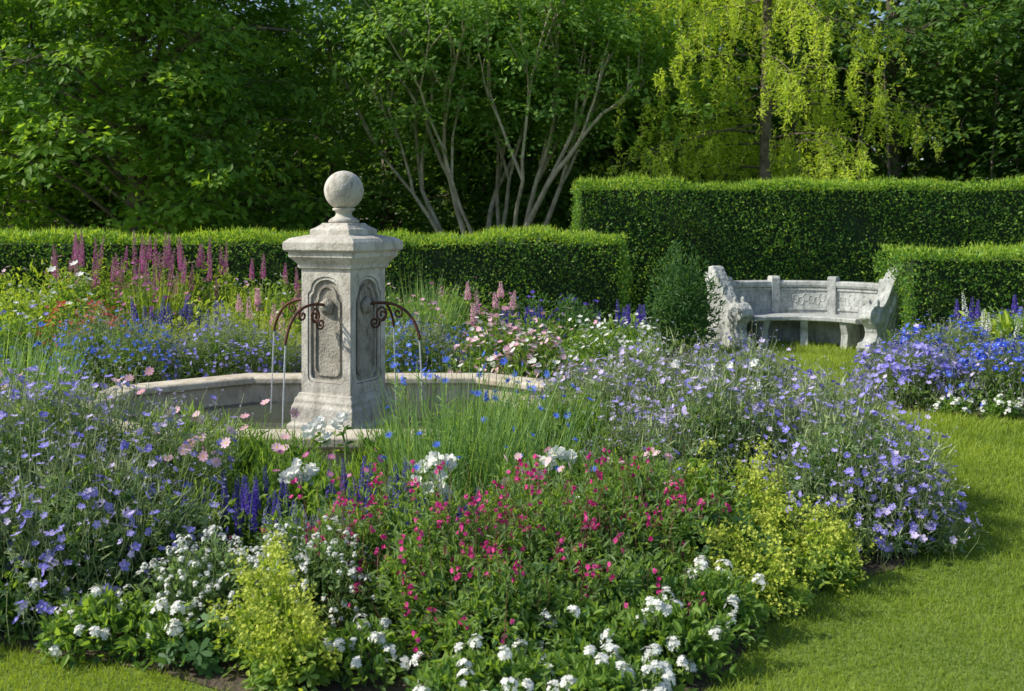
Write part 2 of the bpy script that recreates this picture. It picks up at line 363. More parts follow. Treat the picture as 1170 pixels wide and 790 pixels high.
mb.build('lawn_grass')

# ------------------------------------------------------------------ hedges
def hedge(name, x0, x1, y0, y1, h, leaf=.045, dens=1400):
    mb = MB(); cx, cy = (x0 + x1) / 2, (y0 + y1) / 2
    def wav(P): return .032 * (np.sin(P[:, 0] * 3 + 1) + np.sin(P[:, 2] * 5 + P[:, 0] * 1.7) + np.sin(P[:, 1] * 4 + P[:, 0] * .8) + .6 * np.sin(P[:, 0] * 9 + P[:, 2] * 7))
    for (nrm, area, mk) in (((0, -1, 0), (x1 - x0) * h, lambda n: np.stack([ru(x0, x1, n), np.full(n, y0), ru(0, h, n)], 1)),
                            ((0, 1, 0), (x1 - x0) * h * .5, lambda n: np.stack([ru(x0, x1, n), np.full(n, y1), ru(0, h, n)], 1)),
                            ((0, 0, 1), (x1 - x0) * (y1 - y0), lambda n: np.stack([ru(x0, x1, n), ru(y0, y1, n), np.full(n, h)], 1)),
                            ((-1, 0, 0), (y1 - y0) * h, lambda n: np.stack([np.full(n, x0), ru(y0, y1, n), ru(0, h, n)], 1)),
                            ((1, 0, 0), (y1 - y0) * h, lambda n: np.stack([np.full(n, x1), ru(y0, y1, n), ru(0, h, n)], 1))):
        n = int(area * dens); P = mk(n); nv = np.array([nrm], float)
        P = P + nv * (wav(P) - ru(0, .12, n) + (rg.random(n) < .08) * ru(0, .07, n))[:, None]
        zt = np.clip((P[:, 2] - (h - .12)) / .12, 0, 1)[:, None]
        ctr = np.array([[cx, cy, 0]]); sgn = np.sign(P - ctr); near = np.stack([np.abs(P[:, 0] - cx) > (x1 - x0) / 2 - .14, np.abs(P[:, 1] - cy) > (y1 - y0) / 2 - .14, np.zeros(n, bool)], 1)
        P = P - sgn * near * zt * .07
        d = unit(nv * .5 + rn(n) * .7 + UP * .5); nn = unit(nv * .8 + rn(n) * .6 + UP * .35)
        top = nrm[2] == 1
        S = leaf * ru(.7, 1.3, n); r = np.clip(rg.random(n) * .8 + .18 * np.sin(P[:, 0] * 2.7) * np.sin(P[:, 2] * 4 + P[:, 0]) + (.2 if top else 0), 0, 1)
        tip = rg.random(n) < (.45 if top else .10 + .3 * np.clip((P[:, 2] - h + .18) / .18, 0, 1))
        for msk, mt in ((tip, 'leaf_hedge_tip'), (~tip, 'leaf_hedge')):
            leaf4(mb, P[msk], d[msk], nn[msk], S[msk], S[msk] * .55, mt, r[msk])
        if top:
            n2 = n // 4; Q = mk(n2); blades(mb, Q - UP * .02 + UP * wav(Q)[:, None], UP + rn(n2) * .3, rn(n2) * .1, ru(.03, .12, n2), .013, 'leaf_hedge_tip', rg.random(n2), 3)
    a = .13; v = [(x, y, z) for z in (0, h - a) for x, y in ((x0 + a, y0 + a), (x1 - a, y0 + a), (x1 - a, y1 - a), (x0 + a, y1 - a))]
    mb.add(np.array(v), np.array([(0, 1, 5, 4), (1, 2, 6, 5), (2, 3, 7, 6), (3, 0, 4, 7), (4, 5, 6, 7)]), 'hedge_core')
    return mb.build(name, (cx, cy, 0))
hedge('clipped_hedge', -11, 1.62, 13.9, 15.0, 1.47)
hedge('clipped_hedge', .98, 13.5, 15.7, 16.9, 2.3, .05, 1200)
hedge('clipped_hedge', 4.85, 9.5, 12.2, 13.3, 1.31)

# ------------------------------------------------------------------ trees
def spray_leaves(mb, C, out, per, Rs, ls, mat, droop=.35, flat=.18, asp=.6):
    n = len(C); I = np.repeat(np.arange(n), per); k = n * per
    a = ru(0, 6.283, k); q = np.sqrt(rg.random(k)) * np.repeat(Rs * ru(.6, 1.3, n), per)
    tilt = unit(UP + out * ru(.1, .7, n)[:, None] + rn(n) * .2); t = unit(np.cross(tilt, rn(n))); b = np.cross(tilt, t)
    P = C[I] + t[I] * (q * np.cos(a))[:, None] + b[I] * (q * np.sin(a))[:, None] + tilt[I] * (rg.normal(size=k) * flat * Rs)[:, None]
    P[:, 2] -= droop * q ** 2
    d = unit(t[I] * np.cos(a)[:, None] + b[I] * np.sin(a)[:, None] + rn(k) * .4 - UP * droop)
    nn = unit(tilt[I] + rn(k) * .4)
    base = rg.random(n) * .6
    leaf4(mb, P, d, nn, ls * ru(.7, 1.3, k), ls * asp, mat, np.clip(base[I] + rg.random(k) * .4, 0, 1), .15)
def tree_mesh(name, height, crown_z0, rx, ry, n_cl, sprays, per, Rs, ls, mat, bark='bark', tr=.2, cl_r=.9, seed=0, squash=.7):
    mb = MB()
    K = 9; t = np.linspace(0, 1, K); tp = np.stack([np.sin(t * 3 + seed) * .2 * t, np.cos(t * 2.3 + seed) * .2 * t, t * height * .95], 1)
    tubes(mb, tp[None], (tr * (1 - t * .85))[None], bark, 8)
    C = []
    while len(C) < n_cl:
        z = rg.uniform(crown_z0, height); u = (z - crown_z0) / (height - crown_z0)
        env = (1 - u ** 2.2) ** .5 * (.75 + .25 * min(1, u * 4))
        a = rg.uniform(0, 6.283); rr = env * (rg.random() ** .4) * (1 + .2 * math.sin(3 * a + seed))
        C.append((rx * rr * math.cos(a), ry * rr * math.sin(a), z))
    C = np.array(C)
    zt = np.clip(C[:, 2] - ru(.3, 1.8, n_cl), .8, height * .9); st = np.stack([np.interp(zt, tp[:, 2], tp[:, 0]), np.interp(zt, tp[:, 2], tp[:, 1]), zt], 1)
    dist = np.linalg.norm(C - st, axis=1)
    tubes(mb, curve_pts(st, C, UP * .12 * dist[:, None] + rn(n_cl) * .12, 7, .05), (.012 + dist * .010)[:, None] * np.linspace(1, .3, 7)[None], bark, 5)
    SC = np.repeat(C, sprays, 0) + rn(n_cl * sprays) * np.array([[cl_r, cl_r, cl_r * squash]]) * .55
    tubes(mb, curve_pts(np.repeat(C, sprays, 0), SC, UP * .05 + rn(len(SC)) * .05, 4), np.array([[.012, .009, .006, .003]]), bark, 3)
    out = unit(SC * [[1, 1, 0]] + 1e-3)
    spray_leaves(mb, SC, out, per, Rs, ls, mat)
    return mb
def place(mbx, name, loc): mbx.build(name).location = loc
place(tree_mesh('maple_tree', 10.5, 1.2, 4.3, 3.4, 100, 12, 42, .45, .17, 'leaf_maple', 'bark', .26, 1.0, seed=1), 'maple_tree', (-7.4, 19.6, 0))
place(tree_mesh('maple_tree', 9.5, 1.2, 3.2, 3.0, 60, 10, 40, .45, .17, 'leaf_maple', 'bark', .22, 1.0, seed=4), 'maple_tree', (-13.2, 21.5, 0))
wv = [tree_mesh('woodland_tree', 11.5, 1.8, 3.2, 3.0, 64, 9, 34, .6, .20, 'leaf_wood', 'bark', .2, 1.2, seed=s) for s in (2, 5, 9)]
wo = [w.build('woodland_tree') for w in wv]
for o, (x, y) in zip(wo, [(-3.2, 25.5), (3.4, 26), (9.6, 25)]): o.location = (x, y, 0)
extra = [(-16, 27), (-11, 26.5), (-6.8, 29), (-.2, 28.5), (6.4, 29.5), (12.8, 28), (15.5, 24), (19.5, 27), (-9.5, 33), (3, 34), (9, 34), (16, 33), (22, 32), (-15.5, 33), (-21, 30), (12.8, 21.5), (18, 20), (.2, 24)]
for i, (x, y) in enumerate(extra):
    o = bpy.data.objects.new('woodland_tree', wo[i % 3].data); o.location = (x, y, 0); o.rotation_euler = (0, 0, 1.3 * i + .5)
    s = .9 + .22 * ((i * 37) % 10) / 10; o.scale = (s, s, .66 if x in (-6.8, -9.5) else s * (1.0 if y > 27 else .9)); col.objects.link(o)
mb = MB(); n = 1200
C = np.stack([ru(-24, 26, n), ru(21.5, 32, n), ru(.2, 3.0, n)], 1); spray_leaves(mb, C, unit(rn(n) * [[1, 1, 0]]), 40, .7, .19, 'leaf_wood')
n = 2400; C = np.stack([ru(-42, 44, n), ru(37, 41, n), ru(0, 8.0, n)], 1); spray_leaves(mb, C, unit(rn(n) * [[1, 1, 0]]), 26, 1.3, .55, 'leaf_wood', flat=.4)
n = 120; B = np.stack([ru(-24, 26, n), ru(22.5, 31, n), np.zeros(n)], 1); T = B + np.stack([rg.normal(size=n) * .5, rg.normal(size=n) * .5, ru(3, 7, n)], 1)
tubes(mb, curve_pts(B, T, rn(n) * .2, 6), ru(.03, .09, n)[:, None] * np.linspace(1, .4, 6)[None], 'bark', 5)
mb.build('woodland_understory')
# multi-stemmed tree in the centre
mb = MB(); segs = []; ends = []
def grow(p, d, Ln, r, depth):
    K = 6; pts = [p]; dd = d.copy()
    for i in range(K - 1):
        dd = unit((dd + rg.normal(size=3) * .07 + np.array([dd[0] * .02, dd[1] * .02, .05]))[None])[0]; pts.append(pts[-1] + dd * Ln / (K - 1))
    segs.append((np.array(pts), r * np.linspace(1, .62, K)))
    if depth == 0: ends.append(pts[-1]); return
    if depth <= 2: ends.append(pts[3])
    for i in range(3 if depth < 3 else 2):
        nd = unit((dd + rg.normal(size=3) * .28 + np.array([0, 0, .12]))[None])[0]
        grow(pts[-1] if i < 2 else pts[3], nd, Ln * rg.uniform(.6, .8), r * .62, depth - 1)
for i in range(12):
    a = i / 12 * 2 * math.pi + .2; sp = rg.uniform(.25, .62)
    grow(np.array([math.cos(a) * .28, math.sin(a) * .2, 0.]), unit(np.array([[math.cos(a) * sp, math.sin(a) * sp * .7, 1.]]))[0], 2.6, rg.uniform(.05, .08), 3)
for P, r in segs: tubes(mb, P[None], r[None], 'bark_pale', 6)
E = np.array(ends); E = E[E[:, 2] > 2.9]
I = rg.integers(0, len(E), 1500); SC = E[I] + rn(1500) * [[.75, .6, .4]]; SC = SC[SC[:, 2] > 3.3 + .6 * rg.normal(size=len(SC))]
spray_leaves(mb, SC, unit(SC * [[1, 1, 0]] + 1e-3), 34, .38, .12, 'leaf_multi')
mb.build('multi_stem_tree').location = (-.3, 19.3, 0)
# larch: layered boughs with hanging strands of needles
mb = MB(); H = 12.; t = np.linspace(0, 1, 8)
tubes(mb, np.stack([t * .15, t * 0, t * H], 1)[None], (.15 * (1 - .85 * t))[None], 'bark', 8)
nb = 66; zb = ru(2.5, 10.5, nb); a = ru(0, 6.283, nb); Lb = (3.7 - zb * .2) * ru(.6, 1.1, nb)
tipv = np.stack([np.cos(a) * Lb, np.sin(a) * Lb, zb + ru(-.9, .0, nb)], 1); st = np.stack([zb * .0125, zb * 0, zb], 1)
BP = curve_pts(st, tipv, UP * .2 + rn(nb) * .08, 9); tubes(mb, BP, .022 * np.linspace(1, .25, 9)[None], 'bark', 4)
S0 = BP[:, 2:, :].reshape(-1, 3); S0 = np.repeat(S0, 3, 0) + rn(len(S0) * 3) * .15; ns = len(S0)
Lh = ru(.25, 1.1, ns); S1 = S0 + np.stack([rg.normal(size=ns) * .18, rg.normal(size=ns) * .18, -Lh], 1)
HP = curve_pts(S0, S1, rn(ns) * .04, 5); tubes(mb, HP, np.array([[.005, .004, .003, .003, .002]]), 'bark', 3)
per = 46; I = np.repeat(np.arange(ns), per); tt = rg.random(ns * per)[:, None]
P = S0[I] * (1 - tt) + S1[I] * tt + rn(ns * per) * .03
leaf4(mb, P, unit(rn(ns * per) - UP * .3), unit(rn(ns * per)), .10 * ru(.7, 1.3, ns * per), .030, 'leaf_larch', np.clip(rg.random(ns)[I] * .6 + rg.random(ns * per) * .4, 0, 1))
mb.build('larch_tree').location = (4.75, 18.8, 0)

# ------------------------------------------------------------------ fountain
def empty(name, loc):
    e = bpy.data.objects.new(name, None); e.location = loc; col.objects.link(e); return e
FX, FY = -1.3, 7.7
fountain = empty('stone_fountain', (FX, FY, 0))
def add_obj(name, V, F, mat, parent=None, loc=(0, 0, 0), rot=0, bevel=0, smooth=False):
    me = bpy.data.meshes.new(name); me.from_pydata([tuple(v) for v in V], [], [tuple(f) for f in F]); me.materials.append(MATS[mat])
    bm = bmesh.new(); bm.from_mesh(me); bmesh.ops.recalc_face_normals(bm, faces=bm.faces); bm.to_mesh(me); bm.free()
    if smooth: me.polygons.foreach_set('use_smooth', [True] * len(me.polygons))
    o = bpy.data.objects.new(name, me); o.location = loc; o.rotation_euler = (0, 0, rot); col.objects.link(o)
    if parent: o.parent = parent
    if bevel:
        b = o.modifiers.new('bevel', 'BEVEL'); b.width = bevel; b.segments = 2; b.limit_method = 'ANGLE'; b.angle_limit = math.radians(25)
    return o
def loft(rings, close_bot=True, close_top=True):
    V = []; F = []; k = len(rings[0])
    for r in rings: V += list(r)
    for i in range(len(rings) - 1):
        for j in range(k): F.append((i * k + j, i * k + (j + 1) % k, (i + 1) * k + (j + 1) % k, (i + 1) * k + j))
    if close_bot: F.append(tuple(range(k))[::-1])
    if close_top: F.append(tuple(range((len(rings) - 1) * k, len(rings) * k)))
    return V, F
def sq(h, z): return [(-h, -h, z), (h, -h, z), (h, h, z), (-h, h, z)]
ROT = math.radians(-27)
hs = .228
add_obj('plinth', *loft([sq(.31, -.02), sq(.31, .12), sq(.285, .14), sq(.285, .26), sq(.27, .285), sq(.27, .31), sq(.248, .34), sq(.245, .36)]), 'stone', fountain, rot=ROT, bevel=.008)
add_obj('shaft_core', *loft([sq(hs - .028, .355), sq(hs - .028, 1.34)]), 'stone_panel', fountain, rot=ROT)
add_obj('cap', *loft([sq(.236, 1.30), sq(.25, 1.31), sq(.25, 1.335), sq(.262, 1.35), sq(.290, 1.385), sq(.300, 1.39), sq(.300, 1.425), sq(.330, 1.445), sq(.330, 1.505), sq(.295, 1.535), sq(.19, 1.56)]), 'stone', fountain, rot=ROT, bevel=.006)
add_obj('finial_base', *loft([sq(.185, 1.555), sq(.185, 1.60), sq(.165, 1.61), sq(.13, 1.635), sq(.12, 1.65)]), 'stone', fountain, rot=ROT, bevel=.006)
prof = [(.02, 1.648), (.115, 1.65), (.12, 1.665), (.10, 1.685), (.07, 1.70), (.060, 1.72), (.065, 1.74), (.085, 1.748), (.088, 1.76), (.07, 1.77)]
zc, rb = 1.902, .152
for q in np.linspace(-math.pi / 2 + .5, math.pi / 2, 18): prof.append((max(.001, rb * math.cos(q)), zc + rb * math.sin(q)))
k = 40; V, F = loft([[(r * math.cos(a), r * math.sin(a), z) for a in np.arange(k) * 2 * math.pi / k] for r, z in prof])
add_obj('ball_finial', V, F, 'stone', fountain, smooth=True)
def ray_poly(poly, c, a):
    d = (math.cos(a), math.sin(a)); best = 1e9
    for i in range(len(poly)):
        x1, y1 = poly[i][0] - c[0], poly[i][1] - c[1]; x2, y2 = poly[(i + 1) % len(poly)][0] - c[0], poly[(i + 1) % len(poly)][1] - c[1]
        ex, ey = x2 - x1, y2 - y1; den = d[0] * ey - d[1] * ex
        if abs(den) < 1e-12: continue
        t = (x1 * ey - y1 * ex) / den; s = (x1 * d[1] - y1 * d[0]) / den
        if t > 0 and -1e-9 <= s <= 1 + 1e-9: best = min(best, t)
    return (c[0] + d[0] * best, c[1] + d[1] * best)
def arch(w, z0, z1, sh=.03):
    pts = []
    for a in np.linspace(math.pi, 1.5 * math.pi, 6): pts.append((-w + .05 + .05 * math.cos(a), z0 + .05 + .05 * math.sin(a)))
    for a in np.linspace(1.5 * math.pi, 2 * math.pi, 6): pts.append((w - .05 + .05 * math.cos(a), z0 + .05 + .05 * math.sin(a)))
    pts.append((w, z1 - .13)); ww = w - sh
    for a in np.linspace(0, math.pi, 17): pts.append((ww * math.cos(a), z1 - .10 + .10 * math.sin(a) ** .9))
    pts.append((-w, z1 - .13))
    return pts
c = (0, .84); W = hs - .0005
outer = [(-W, .357), (W, .357), (W, 1.30), (-W, 1.30)]
A_IN = (.170, .44, 1.245)
angs = sorted(set([round(math.atan2(z - c[1], x - c[0]), 6) for x, z in outer + arch(*A_IN)] + [round(v, 6) for v in np.linspace(-3.12, 3.12, 90)]))
def frame(yf, inn, out_poly, depth):
    o1 = [ray_poly(out_poly, c, a) for a in angs]; i1 = [ray_poly(inn, c, a) for a in angs]; k = len(angs)
    V = [(x, yf, z) for x, z in o1] + [(x, yf, z) for x, z in i1] + [(x, yf + depth, z) for x, z in i1] + [(x, yf + depth, z) for x, z in o1]
    F = []
    for i in range(k):
        j = (i + 1) % k
        for a_, b_ in ((0, 1), (1, 2), (3, 0)): F.append((a_ * k + i, a_ * k + j, b_ * k + j, b_ * k + i))
    return V, F
def P3(lst): return np.array([(x, -hs + .0 - y, z) for x, y, z in lst])
def smoothline(pts, n=28):
    pts = np.array(pts, float); tt = np.linspace(0, len(pts) - 1, n); res = []
    for t_ in tt:
        i = min(int(t_), len(pts) - 2); f = t_ - i; p0 = pts[max(i - 1, 0)]; p1 = pts[i]; p2 = pts[i + 1]; p3 = pts[min(i + 2, len(pts) - 1)]
        res.append(.5 * ((2 * p1) + (-p0 + p2) * f + (2 * p0 - 5 * p1 + 4 * p2 - p3) * f * f + (-p0 + 3 * p1 - 3 * p2 + p3) * f ** 3))
    return np.array(res)
def spiral(cy, cz, r0, a0, turns, dirn):
    s = np.linspace(0, 1, 30); rr = r0 * (1 - .82 * s); aa = a0 + dirn * s * turns * 2 * math.pi
    return P3([(0, cy + R_ * math.cos(A_), cz + R_ * math.sin(A_)) for R_, A_ in zip(rr, aa)])
for q in range(4):
    r = ROT + q * math.pi / 2
    add_obj('panel_frame_%d' % (q + 1), *frame(-hs, arch(*A_IN), outer, .03), 'stone', fountain, rot=r)
    add_obj('panel_moulding_%d' % (q + 1), *frame(-hs + .008, arch(.150, .462, 1.222), arch(.166, .444, 1.24), .018), 'stone', fountain, rot=r)
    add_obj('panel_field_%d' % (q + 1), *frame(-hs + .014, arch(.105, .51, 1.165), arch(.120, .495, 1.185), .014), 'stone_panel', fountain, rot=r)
    prof2 = [(.060, 0), (.064, .012), (.050, .03), (.034, .045), (.020, .052), (.001, .054)]
    kk = 16; rings = [[((rr * (1 + .14 * math.sin(5 * a_))) * math.cos(a_), -hs + .025 - yy, 1.02 + rr * (1 + .14 * math.sin(5 * a_)) * math.sin(a_)) for a_ in np.arange(kk) * 2 * math.pi / kk] for rr, yy in prof2]
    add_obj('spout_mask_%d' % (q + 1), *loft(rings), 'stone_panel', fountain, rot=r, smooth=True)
    mb = MB()
    pipe = smoothline(P3([(0, .0, 1.03), (0, .10, 1.045), (0, .22, 1.04), (0, .33, 1.00), (0, .41, .92), (0, .455, .82), (0, .46, .78)]))
    tubes(mb, pipe[None], np.full((1, len(pipe)), .0115), 'rust_iron', 8)
    for sp in (spiral(.13, .955, .06, math.pi / 2, 1.4, 1), spiral(.06, .895, .045, 0, 1.4, -1), spiral(.27, .975, .045, math.pi / 2, 1.3, -1)):
        tubes(mb, sp[None], np.full((1, 30), .008), 'rust_iron', 6)
    br = smoothline(P3([(0, .13, 1.016), (0, .17, .97), (0, .13, .92), (0, .10, .90)]), 12)
    tubes(mb, br[None], np.full((1, 12), .008), 'rust_iron', 6)
    o = mb.build('iron_spout_%d' % (q + 1)); o.parent = fountain; o.rotation_euler = (0, 0, r)
    mb = MB(); jet = P3([(0, .46 + .035 * s, .78 - .66 * s ** 1.2) for s in np.linspace(0, 1, 10)])
    tubes(mb, jet[None], np.linspace(.007, .005, 10)[None], 'water_jet', 8)
    o = mb.build('water_stream_%d' % (q + 1)); o.parent = fountain; o.rotation_euler = (0, 0, r)
def octo(o, z, a=2.05, b=1.36, cx=.95, cy=.72):
    a += o; b += o; cx += o * .55; cy += o * .45
    return [(a, -(b - cy), z), (a, b - cy, z), (a - cx, b, z), (-(a - cx), b, z), (-a, b - cy, z), (-a, -(b - cy), z), (-(a - cx), -b, z), (a - cx, -b, z)]
rings = [octo(-.03, -.02), octo(-.03, .10), octo(-.07, .13), octo(-.07, .18), octo(-.02, .205), octo(0, .215), octo(0, .275), octo(-.02, .29), octo(-.24, .29), octo(-.26, .275), octo(-.26, .23), octo(-.22, .215), octo(-.22, .015)]
add_obj('basin', *loft(rings, False, True), 'stone_basin', fountain, bevel=.008)
add_obj('basin_water', *loft([octo(-.225, .02), octo(-.225, .06)], False, True), 'water', fountain)

# ------------------------------------------------------------------ curved stone bench
bench = empty('curved_stone_bench', (3.66, 12.4, 0)); bench.rotation_euler = (0, 0, math.radians(-15)); bench.scale = (.90, .90, .97)
def arc_sweep(section, a0, a1, n=28):
    rings = []
    for a in np.linspace(math.radians(a0), math.radians(a1), n): rings.append([(r * math.sin(a), r * math.cos(a), z) for r, z in section])
    return loft(rings)
RB = 1.42
add_obj('backrest', *arc_sweep([(RB, .0), (RB, .84), (RB + .12, .84), (RB + .12, .0)], -52, 52), 'stone_bench', bench, bevel=.008)
add_obj('top_rail', *arc_sweep([(RB - .025, .80), (RB - .04, .83), (RB - .04, .87), (RB - .02, .885), (RB + .14, .885), (RB + .16, .87), (RB + .16, .83), (RB + .14, .80)], -53, 53), 'stone_bench', bench)
add_obj('seat', *arc_sweep([(RB - .50, .36), (RB - .52, .375), (RB - .52, .415), (RB - .50, .43), (RB - .003, .43), (RB - .003, .36)], -50, 50), 'stone_bench', bench)
for i, (a0, a1) in enumerate(((-46, -20), (-14, 14), (20, 46))):
    for nm, (z0, z1) in (('low', (.48, .505)), ('high', (.755, .78))):
        add_obj('panel_%d_%s' % (i + 1, nm), *arc_sweep([(RB - .02, z0), (RB - .02, z1), (RB + .01, z1), (RB + .01, z0)], a0, a1, 10), 'stone_bench', bench)
    mb = MB()
    for s in np.linspace(a0 + 3, a1 - 3, 8):
        a = math.radians(s); th = np.linspace(0, 2 * math.pi, 14)
        r0 = .045; P = np.stack([(RB + .002) * np.sin(a + r0 / RB * np.cos(th)), (RB + .002) * np.cos(a + r0 / RB * np.cos(th)), .63 + .03 * math.sin(s * .7) + .055 * np.sin(th)], 1)
        tubes(mb, P[None], np.full((1, 14), .010), 'stone_bench', 5)
    o = mb.build('relief_%d' % (i + 1)); o.parent = bench
for i, a in enumerate((-51, -17, 17, 51)):
    add_obj('pilaster_%d' % (i + 1), *arc_sweep([(RB - .045, .43), (RB - .045, .92), (RB - .02, .95), (RB + .14, .95), (RB + .17, .92), (RB + .17, 0), (RB + .1, 0)], a - 2.6, a + 2.6, 4), 'stone_bench', bench, bevel=.006)
for i, a in enumerate((-34, 0, 34)):
    add_obj('leg_%d' % (i + 1), *arc_sweep([(RB - .46, 0), (RB - .44, .06), (RB - .42, .2), (RB - .46, .30), (RB - .49, .362), (RB - .1, .362), (RB - .12, 0)], a - 3.2, a + 3.2, 4), 'stone_bench', bench, bevel=.01)
prof = [(-.14, 0), (.60, 0), (.70, .02), (.76, .08), (.72, .14), (.60, .17), (.55, .26), (.58, .34), (.66, .40), (.72, .47), (.70, .55), (.62, .62), (.52, .63), (.44, .60), (.36, .64), (.28, .74), (.18, .88), (.08, 1.0), (-.02, 1.10), (-.13, 1.10), (-.12, .98), (-.15, .85)]
tex = bpy.data.textures.new('carved', 'CLOUDS'); tex.noise_scale = .06
for side in (-1, 1):
    V = []; n = len(prof); th = .10
    for y in (-th, th): V += [(u, y, z) for u, z in prof]
    F = [tuple(range(n))[::-1], tuple(range(n, 2 * n))] + [(i, (i + 1) % n, n + (i + 1) % n, n + i) for i in range(n)]
    o = add_obj('griffin_arm_%d' % (1 if side < 0 else 2), V, F, 'stone_bench', bench)
    bm = bmesh.new(); bm.from_mesh(o.data)
    def blob(c, s):
        mt = Matrix.Translation(c) @ Matrix.Diagonal((*s, 1)); bmesh.ops.create_icosphere(bm, subdivisions=2, radius=1, matrix=mt)
    for sd in (-1, 1):
        for f in range(4):
            for g_ in range(10):
                tt = g_ / 9; blob((.38 - f * .11 - tt * (.30 - .03 * f), sd * .10, .34 + f * .02 + tt * (.42 + .05 * f)), (.033, .030, .05))
        blob((.10, sd * .09, .2), (.18, .08, .18)); blob((.52, sd * .07, .12), (.06, .07, .14)); blob((.66, sd * .07, .05), (.11, .06, .05))
        blob((.48, sd * .09, .46), (.11, .06, .13)); blob((.62, sd * .06, .52), (.08, .06, .07)); blob((.50, sd * .07, .66), (.04, .03, .05))
        for g_ in range(12):
            q_ = g_ / 11 * 5.0; blob((-.02 + .09 * math.cos(q_) * (1 - g_ * .05), sd * .12, .22 + .09 * math.sin(q_) * (1 - g_ * .05)), (.025, .03, .025))
    bm.to_mesh(o.data); bm.free()
    rm = o.modifiers.new('remesh', 'REMESH'); rm.mode = 'VOXEL'; rm.voxel_size = .012; rm.use_smooth_shade = True
    sm_ = o.modifiers.new('smooth', 'SMOOTH'); sm_.iterations = 2; sm_.factor = .5
    dm = o.modifiers.new('disp', 'DISPLACE'); dm.texture = tex; dm.strength = .025; dm.mid_level = .5
    sx = side * 1.24; ex = side * .72
    o.location = (sx, .88, 0); o.rotation_euler = (0, 0, math.atan2(.24 - .88, ex - sx))

# ------------------------------------------------------------------ planting
for a in ((-2.3, 4.85, .85, .75, .72), (-1.85, 4.35, .5, .45, .52), (-2.5, 4.2, .5, .4, .5), (-3.3, 5.3, .8, .7, .70)): geranium(*a, pale=.25, fl=1.05)
for a, pl in (((1.2, 5.85, .6, .6, .64), .55), ((1.78, 5.4, .52, .6, .52), .15), ((1.95, 6.1, .5, .6, .57), .25), ((1.05, 6.9, .65, .6, .66), .8), ((1.65, 7.1, .6, .65, .64), .55), ((.55, 6.4, .45, .5, .58), .9), ((1.9, 5.1, .35, .3, .34), .1), ((.75, 5.5, .4, .4, .48), .8)):
    geranium(*a, pale=pl)
for x, y, h in ((-1.35, 5.5, .42), (-1.0, 5.2, .34), (-.65, 5.7, .42), (-1.65, 5.6, .46), (.35, 5.9, .55), (-2.0, 6.0, .46), (-2.9, 6.4, .45), (-.2, 6.0, .5), (.0, 6.3, .5)):
    green_mound('cosmos_foliage', x, y, .38, .33, h, .09, 'leaf_green', 1.6, .12, 'fine')
for x, y, h in ((-1.3, 4.95, .35), (-.9, 4.85, .33), (-.5, 4.8, .38), (.1, 4.9, .42), (.5, 4.95, .42), (-1.5, 4.7, .35)):
    green_mound('perennial_foliage', x, y, .33, .28, h, .06, 'leaf_green', 1.1, .38)
def cosmos(name, pts, pm, R=.033, k=8):
    mb = MB(); C = np.array(pts, float); n = len(C); nn = unit(rn(n) * .4 + UP * .7 + [[0, -.4, 0]])
    rosette(mb, C, nn, R * ru(.85, 1.15, n), k, pm, rg.random(n), .26, .15, 'p_yel', .2)
    B = C * [[1, 1, 0]] + np.concatenate([rn(n, 2) * .04, np.zeros((n, 1))], 1); tubes(mb, curve_pts(B, C, rn(n) * .03, 5), np.array([[.003, .0025, .002, .002, .0015]]), 'stem')
    kk = n * 8; I = np.repeat(np.arange(n), 8); t = ru(.2, .95, kk); blades(mb, B[I] + (C - B)[I] * t[:, None], rn(kk) + UP * .6, rn(kk) * .2, .08, .005, 'leaf_green', rg.random(kk), 3)
    return mb.build(name, (C[0, 0], C[0, 1], 0))
def scat(n, x, y, sx, sy, z0, z1): return np.stack([ru(x - sx, x + sx, n), ru(y - sy, y + sy, n), ru(z0, z1, n)], 1)
cosmos('pink_cosmos', scat(18, -1.5, 5.3, .4, .3, .44, .66), 'p_pink', .028)
cosmos('pink_cosmos', scat(10, -2.5, 5.5, .5, .3, .66, .82), 'p_pink', .03)
cosmos('pink_cosmos', scat(12, -1.65, 4.8, .3, .2, .5, .66), 'p_pink', .026)
cosmos('pink_cosmos', scat(18, .35, 4.75, .4, .2, .42, .58), 'p_pink', .022)
cosmos('pink_cosmos', scat(10, -.9, 4.95, .3, .2, .36, .5), 'p_hot', .020)
blade_clump('poppy_stems', -1.4, 4.95, .18, .12, 26, .58, .03, 'leaf_green')
blade_clump('cornflower_clump', -.28, 5.35, .36, .28, 600, .92, .0085, fl=30, leafy=.55, lean=.12)
blade_clump('cornflower_clump', .12, 5.2, .25, .2, 260, .78, .0085, fl=14, leafy=.45, lean=.15)
blade_clump('cornflower_clump', -4.0, 7.8, .5, .5, 600, .84, .014, fl=30, leafy=.5, R=.028)
blade_clump('cornflower_clump', -3.7, 7.0, .35, .35, 300, .62, .014, fl=18, leafy=.45, R=.026)
blade_clump('cornflower_clump', -.1, 4.75, .45, .15, 60, .62, .007, fl=16, R=.018, lean=.15)
big_white('white_rose', [(-.44, 4.9, .44), (-.36, 4.88, .40), (-.40, 4.84, .34), (-.31, 4.92, .46), (-.47, 4.86, .37), (-.33, 4.86, .33), (-.38, 4.9, .48)], .050)
big_white('white_rose', [(.22, 4.95, .50), (.29, 4.98, .47), (.18, 4.92, .46), (.10, 5.0, .42), (.3, 4.7, .32)], .045)
big_white('white_rose', [(-1.08, 5.0, .42), (-1.02, 5.05, .39), (-1.13, 4.98, .37), (-1.05, 5.02, .34), (-1.1, 5.7, .50), (-1.02, 5.75, .47), (-1.16, 5.7, .46), (-1.06, 5.7, .42), (-.98, 5.72, .52)], .045)
big_white('white_rose', scat(8, 1.3, 6.3, .4, .3, .62, .74), .035)
